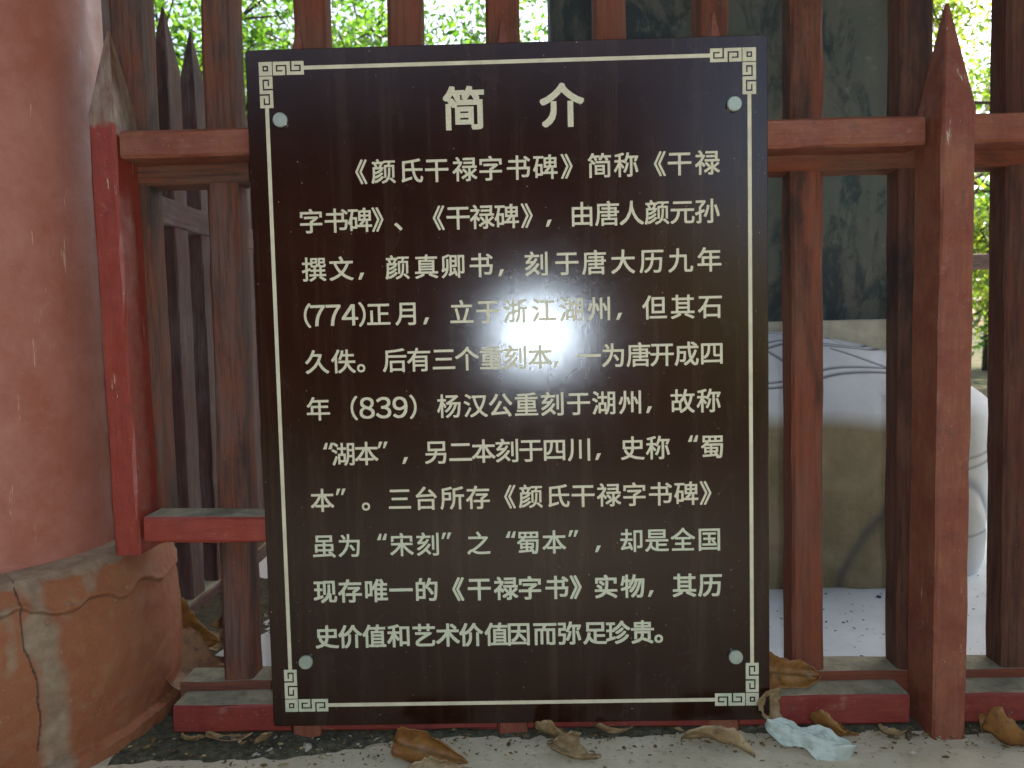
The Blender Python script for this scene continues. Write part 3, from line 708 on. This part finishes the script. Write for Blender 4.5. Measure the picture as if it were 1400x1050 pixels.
leaf('large glossy orange brown leaf propped against the picket just right of the sign', (.508, .072, .064), (58, 8, 6), .112, .074, 'dry_orange', curl=.7, bend=.15, fold=.05, seed=3, crumple=.4)
leaf('curled brown leaf with dark hollow on the ground below the middle left of the sign', (-.155, -.065, .002), (50, 6, -18), .14, .075, 'dry_orange', curl=1.35, bend=.12, seed=4, crumple=.4)
leaf('long tan roll of leaf in front of the hollow curled brown leaf', (-.135, -.115, .002), (10, 4, 12), .11, .035, 'dry_tan', curl=1.4, bend=.1, seed=5)
leaf('torn beige leaf under the sign right of its centre post', (.065, -.015, .003), (-28, 5, -8), .085, .065, 'dry_tan', curl=.4, seed=6)
leaf('flat beige leaf lying lower below the torn beige leaf', (.095, -.075, .002), (-12, 3, -25), .09, .06, 'dry_tan', curl=.3, seed=7)
leaf('yellowish small leaf at the bottom edge below the sign', (.175, -.150, .002), (-20, 5, 40), .06, .045, 'dry_tan', curl=.8, seed=8)
leaf('olive tan leaf sliver tucked under the lower edge of the sign', (.17, .000, .006), (-30, 10, 15), .075, .03, 'dry_tan', curl=.4, seed=9)
leaf('arched tan leaf with rust rim below the right part of the sign', (.345, -.055, .002), (-30, 6, -16), .125, .066, 'dry_tan', curl=.95, bend=-.25, seed=10)
leaf('brown leaf curled on the ground behind the pale leaf', (.56, -.005, .002), (-25, 6, -30), .085, .055, 'dry_orange', curl=.8, seed=12)
leaf('small tan leaf right of the pale leaf near the right post', (.668, -.012, .002), (-15, 3, 10), .05, .03, 'dry_tan', curl=.6, seed=13)
leaf('brown ridged leaf on the pavement at the lower right corner', (.86, -.055, .002), (-30, 4, -12), .11, .07, 'dry_orange', curl=.7, fold=.5, seed=14)
leaf('upright beige leaf squeezed behind the lower right corner of the sign', (.452, .006, .0), (70, 70, 0), .09, .05, 'dry_tan', curl=.3, seed=15)
leaf('small yellow leaf beside the foot of the column base', (-.60, .0, .002), (-30, 8, 20), .045, .03, 'dry_tan', curl=.6, seed=16)
leaf('flat ragged tan leaf under the left red sill', (-.535, .000, .001), (-10, 3, 4), .085, .035, 'dry_tan', curl=.25, seed=17)
leaf('small mustard leaf left of the lower left corner of the sign', (-.468, -.002, .001), (-30, 5, 60), .045, .032, 'dry_tan', curl=.5, seed=18)
# inside the enclosure, between the base and the first tall picket
leaf('dark orange leaf standing inside the fence beside the column base', (-.735, .30, .02), (72, 10, 15), .14, .12, 'dry_orange', group='leaves heaped inside the fence', curl=.5, seed=19)
leaf('large flat brown leaf inside the fence at the foot of the left picket', (-.665, .235, .01), (24, 18, 18), .19, .12, 'dry_brown', group='leaves heaped inside the fence', curl=.3, seed=20)
leaf('orange leaf on top of the heap behind the left picket', (-.665, .46, .05), (40, -14, -35), .13, .075, 'dry_orange', group='leaves heaped inside the fence', curl=.6, seed=21)
leaf('tan leaf leaning over the dark orange leaf inside the fence', (-.715, .375, .03), (50, 20, 60), .09, .06, 'dry_tan', group='leaves heaped inside the fence', curl=.5, seed=22)
leaf('narrow dark leaf lying in front of the heap inside the fence', (-.63, .30, .01), (10, -10, -30), .12, .045, 'dry_brown', group='leaves heaped inside the fence', curl=.5, seed=23)
# pale grey green crumpled leaf: two folded lobes
vs = []; cs = []; fs = []; nu, nv = 46, 26
for i in range(nu + 1):
    u = i / nu
    for j in range(nv + 1):
        v = -1 + 2 * j / nv
        wd_ = .030 * (1.0 - .52 * math.exp(-((u - .42) / .13) ** 2)) * (max(0.0, math.sin(math.pi * u)) ** .6 + .001) * (1.2 if u > .42 else 1.25)
        x = .145 * (u - .5); y = wd_ * v - .018 * (u - .5)
        ridge = .010 * math.cos(v * 5.2 + u * 2) * (.4 + .6 * abs(u - .42) * 2)
        z = .018 * (1 - v * v) * (1 if u > .42 else .8) + ridge + .010 * noise.noise(Vector((u * 5, v * 2, 1))) + .003 * noise.noise(Vector((u * 14, v * 6, 2)))
        f = .004 * abs(math.sin((v * 2.6 + u * 2.0) * 3.2)); vs.append((x, y, z + f)); g = max(0, 1 - abs(math.sin((v * 2.6 + u * 2.0) * 3.2)) * 6) * .5; cs += [g, g, g, 1]
for i in range(nu):
    for j in range(nv): a = i * (nv + 1) + j; fs.append((a, a + nv + 1, a + nv + 2, a + 1))
me = bpy.data.meshes.new('pale_leaf'); me.from_pydata(vs, [], fs); me.materials.append(M['pale_leaf']); me.polygons.foreach_set('use_smooth', [True] * len(fs))
me.color_attributes.new('vein', 'FLOAT_COLOR', 'POINT').data.foreach_set('color', cs)
o = link('pale_leaf', me); o.location = (.500, -.052, .016); o.rotation_euler = (math.radians(24), math.radians(8), math.radians(-14)); s = o.modifiers.new('thick', 'SOLIDIFY'); s.thickness = .0012
tag(o, 'pale grey green crumpled leaf lying on the pavement at the right foot of the sign', 'leaf')

# loose litter: crumbs, seed husks and grit
def litter(name, n, fn, smin, smax, mat, seed):
    rnd = random.Random(seed); mb = MB()
    for _ in range(n):
        x, y, z = fn(rnd); s = rnd.uniform(smin, smax) * (1 if rnd.random() < .85 else 1.8)
        R3 = Matrix.Rotation(rnd.uniform(0, 6.28), 3, 'Z') @ Matrix.Rotation(rnd.uniform(-.7, .7), 3, 'X')
        pts = [Vector((math.cos(a) * s * rnd.uniform(.6, 1.3), math.sin(a) * s * .55 * rnd.uniform(.6, 1.2), 0)) for a in (0, 1.2, 2.4, 3.6, 5)]
        apex = Vector((0, 0, s * .3)); b = len(mb.v)
        mb.v += [tuple(R3 @ p + Vector((x, y, z))) for p in pts + [apex]]
        for k in range(5): mb.f.append((b + k, b + (k + 1) % 5, b + 5)); mb.mi.append(0)
        mb.f.append((b + 4, b + 3, b + 2, b + 1, b)); mb.mi.append(0)
    return tag(link(name, mb.mesh(name, M[mat])), kind='stuff')
def f1(r):
    x = r.uniform(-.72, 1.15); y = -.02 - abs(r.gauss(0, .035 + .06 * max(0, min(1, (-.2 - x) / .3)))) + .05 * r.random(); return x, y, .006
tag(litter('leaf_litter', 900, f1, .0016, .0048, 'litter', 1), 'fine crumbs of leaf and grit gathered along the foot of the fence', 'litter')
def f2(r): return r.uniform(-.85, 1.6), .17 + abs(r.gauss(0, .45)), .007
tag(litter('floor_debris', 800, f2, .0015, .006, 'twig', 2), 'dark crumbs and twigs scattered over the pale floor inside the fence', 'litter')
def f3(r): return r.uniform(-.72, 1.3), r.uniform(-.30, .0), .003
tag(litter('grit', 260, f3, .0008, .0022, 'litter', 3), 'sparse grit on the pavement in front of the fence', 'litter')
tag(litter('leaf_fragments', 70, f1, .005, .011, 'litter', 5), 'broken dry leaf fragments among the crumbs below the sign', 'litter')
# heap of soil and litter in the inner left corner
mb = MB(); n1 = 46
for j in range(n1 + 1):
    for i in range(n1 + 1):
        x = -.87 + .42 * i / n1; y = .17 + .75 * j / n1
        h = .045 * math.exp(-((x + .80) / .13) ** 2) * (.6 + .6 * noise.noise(Vector((x * 8, y * 8, 3)))) + .008 * noise.noise(Vector((x * 40, y * 40, 3))) - .004
        mb.v.append((x, y, max(-.01, h)))
for j in range(n1):
    for i in range(n1): a = j * (n1 + 1) + i; mb.f.append((a, a + 1, a + n1 + 2, a + n1 + 1)); mb.mi.append(0)
tag(link('soil_heap', mb.mesh('soil_heap', M['soil'], True)), kind='structure')

# ================================================================== TREES
def leaf_card(mb, p, s, rnd):
    n = Vector((rnd.gauss(0, 1), rnd.gauss(0, 1), rnd.gauss(0, .8) + .6)).normalized(); u = n.orthogonal().normalized()
    u = Matrix.Rotation(rnd.uniform(0, 6.28), 3, n) @ u; v = n.cross(u); b = len(mb.v)
    for (a, c, k) in ((-.5, 0, 0), (-.1, -.24, .05), (.5, 0, 0), (-.1, .24, .05)): mb.v.append(tuple(p + u * a * s + v * c * s + n * k * s))
    mb.f.append((b, b + 1, b + 2, b + 3)); mb.mi.append(0)
def tree(x, y, h, crown, mat, label, trunk_r, nleaf, ls, seed, name='broadleaf_tree', z0=None, nclump=26):
    rnd = random.Random(seed); tr = empty(name, (x, y, 0)); tag(tr, label, 'tree')
    cz = h * .66 if z0 is None else (z0 + h) / 2; rz = h * .36 if z0 is None else (h - z0) / 2
    mb = MB(); top = Vector((rnd.uniform(-.3, .3), rnd.uniform(-.3, .3), h * .8)); pts = [Vector((0, 0, -.05)), Vector((rnd.uniform(-.08, .08), 0, h * .25)), Vector((top.x * .4, top.y * .4, h * .5)), top]
    mb.tube(pts, [trunk_r * 1.25, trunk_r, trunk_r * .7, trunk_r * .2], 12)
    link('trunk', mb.mesh('trunk', M['bark'], True), tr)
    cl = []; lb = MB(); br = MB()
    for k in range(nclump):
        d = Vector((rnd.gauss(0, 1), rnd.gauss(0, 1), rnd.gauss(0, 1))).normalized() * rnd.uniform(.35, 1.0) ** .6
        c = Vector((d.x * crown, d.y * crown, cz + d.z * rz)); cl.append((c, rnd.uniform(.22, .42) * crown))
        a = Vector((top.x * .4, top.y * .4, min(h * .7, max(h * .25, c.z - .5)))); m_ = (a + c) / 2 + Vector((0, 0, -.12 * h * rnd.random()))
        br.tube([a, m_, c], [trunk_r * .35, trunk_r * .2, .008], 6)
        for q in range(4):
            e_ = c + Vector((rnd.gauss(0, 1), rnd.gauss(0, 1), rnd.gauss(0, .7))).normalized() * cl[-1][1]; br.tube([m_ * .3 + c * .7, (c + e_) / 2, e_], [.014, .009, .004], 4)
    link('branches', br.mesh('branches', M['bark'], True), tr)
    per = nleaf // nclump
    for c, r in cl:
        tw = [c + Vector((rnd.gauss(0, 1), rnd.gauss(0, 1), rnd.gauss(0, .75))) * r * .55 for _ in range(per // 9 + 1)]
        for i in range(per):
            t0 = tw[i % len(tw)]; leaf_card(lb, t0 + Vector((rnd.gauss(0, 1), rnd.gauss(0, 1), rnd.gauss(0, .6) - .3)) * ls * 1.3, ls * rnd.uniform(.7, 1.25), rnd)
    link('crown', lb.mesh('crown', M[mat]), tr); return tr
tree(-3.6, 6.2, 4.4, 1.7, 'leaf_bright', 'bright green leafy tree behind the left end of the fence above the side pickets', .10, 9000, .085, 1, z0=1.5)
tree(-1.75, 7.0, 4.6, 1.5, 'leaf_bright', 'bright green tree seen over the top edge of the sign left of centre', .09, 8000, .085, 2, z0=1.5)
tree(-.35, 8.0, 4.6, 1.5, 'leaf_bright', 'yellow green tree seen over the sign just left of the stone slab', .075, 6000, .085, 3, z0=1.4)
tree(-6.5, 12.5, 7.0, 2.6, 'leaf_deep', 'deep green tree far behind the bright tree on the left', .16, 7000, .15, 8, z0=1.0)
tree(-2.6, 13.5, 7.5, 2.8, 'leaf_deep', 'deep green tree far behind the middle of the fence', .16, 7000, .15, 9, z0=1.0)
tree(-6.2, -2.2, 6.0, 2.2, 'leaf_deep', 'added unseen dark tree left of the viewer, blocking sky', .16, 7000, .22, 10, z0=.3)  # unseen tree added to cut sky light from the front left
tree(6.4, -2.6, 6.0, 2.0, 'leaf_deep', 'added unseen dark tree right of the viewer, blocking sky', .16, 7000, .22, 12, z0=.3)  # its counterpart, added to cut sky light from the front right
tree(4.7, 8.2, 4.8, 1.7, 'leaf_yellow', 'sparse sunlit tree in the bright gap beside the right post', .10, 9000, .09, 4, z0=.6)
tree(7.4, 11.5, 5.2, 2.2, 'leaf_bright', 'green tree farther back in the bright gap beside the right post', .12, 9000, .12, 7, z0=.4)
tree(-5.2, 3.2, 5.0, 1.7, 'leaf_deep', 'dark leafy tree beyond the column on the left', .12, 5000, .12, 5)
# unseen planting added behind the photographer to block sky, mirrored faintly in the panel
for i, (x, y, h) in enumerate(((-7.5, -5.5, 6.5), (7.2, -7.2, 6.6))):
    tree(x, y, h, 2.2, 'leaf_deep', ['added unseen dense dark tree behind the viewer left of the hall', 'added unseen dense dark tree behind the viewer right of the hall'][i], .16, 6000, .26, 60 + i, z0=.3)
hall = empty('added_hall', (-2.4, -6.0, 0)); tag(hall, 'added unseen dark red timber hall with deep eaves behind the viewer', 'building')  # unseen hall added to darken front light and redden the panel's reflection
mb = MB(); mb.quadbox(-3.9, 3.6, -1.2, 0, -.1, 3.1); link('wall', mb.mesh('wall', M['hall']), hall)
mb = MB(); mb.v += [(-4.6, 1.7, 2.75), (4.2, 1.7, 2.75), (4.2, 1.7, 2.87), (-4.6, 1.7, 2.87), (-4.6, -1.2, 4.3), (4.2, -1.2, 4.3), (4.2, -1.2, 4.15), (-4.6, -1.2, 4.15)]
for q in ((0, 1, 2, 3), (3, 2, 5, 4), (4, 5, 6, 7), (7, 6, 1, 0), (1, 6, 5, 2), (0, 3, 4, 7)): mb.f.append(q); mb.mi.append(0)
link('roof', mb.mesh('roof', M['tile']), hall)
for k in range(6):
    mb = MB(); mb.tube([(-3.7 + 1.45 * k, 1.1, -.1), (-3.7 + 1.45 * k, 1.1, 3.0)], [.12, .12], 16); link('column', mb.mesh('column', M['timber'], True), hall)
    if k < 5:
        mb = MB(); x0 = -3.6 + 1.45 * k
        for q in range(2): mb.quadbox(x0 + q * .62, x0 + .58 + q * .62, .004, .05, .1, 2.3)
        link('door', mb.mesh('door', M['timber']), hall)
tree(1.35, -4.3, 1.6, .50, 'leaf_gold', 'added unseen yellow flowering shrub behind the viewer, mirrored in the panel', .02, 2500, .06, 80, name='shrub', z0=.2, nclump=12)  # unseen shrub added for the yellow reflection in the panel
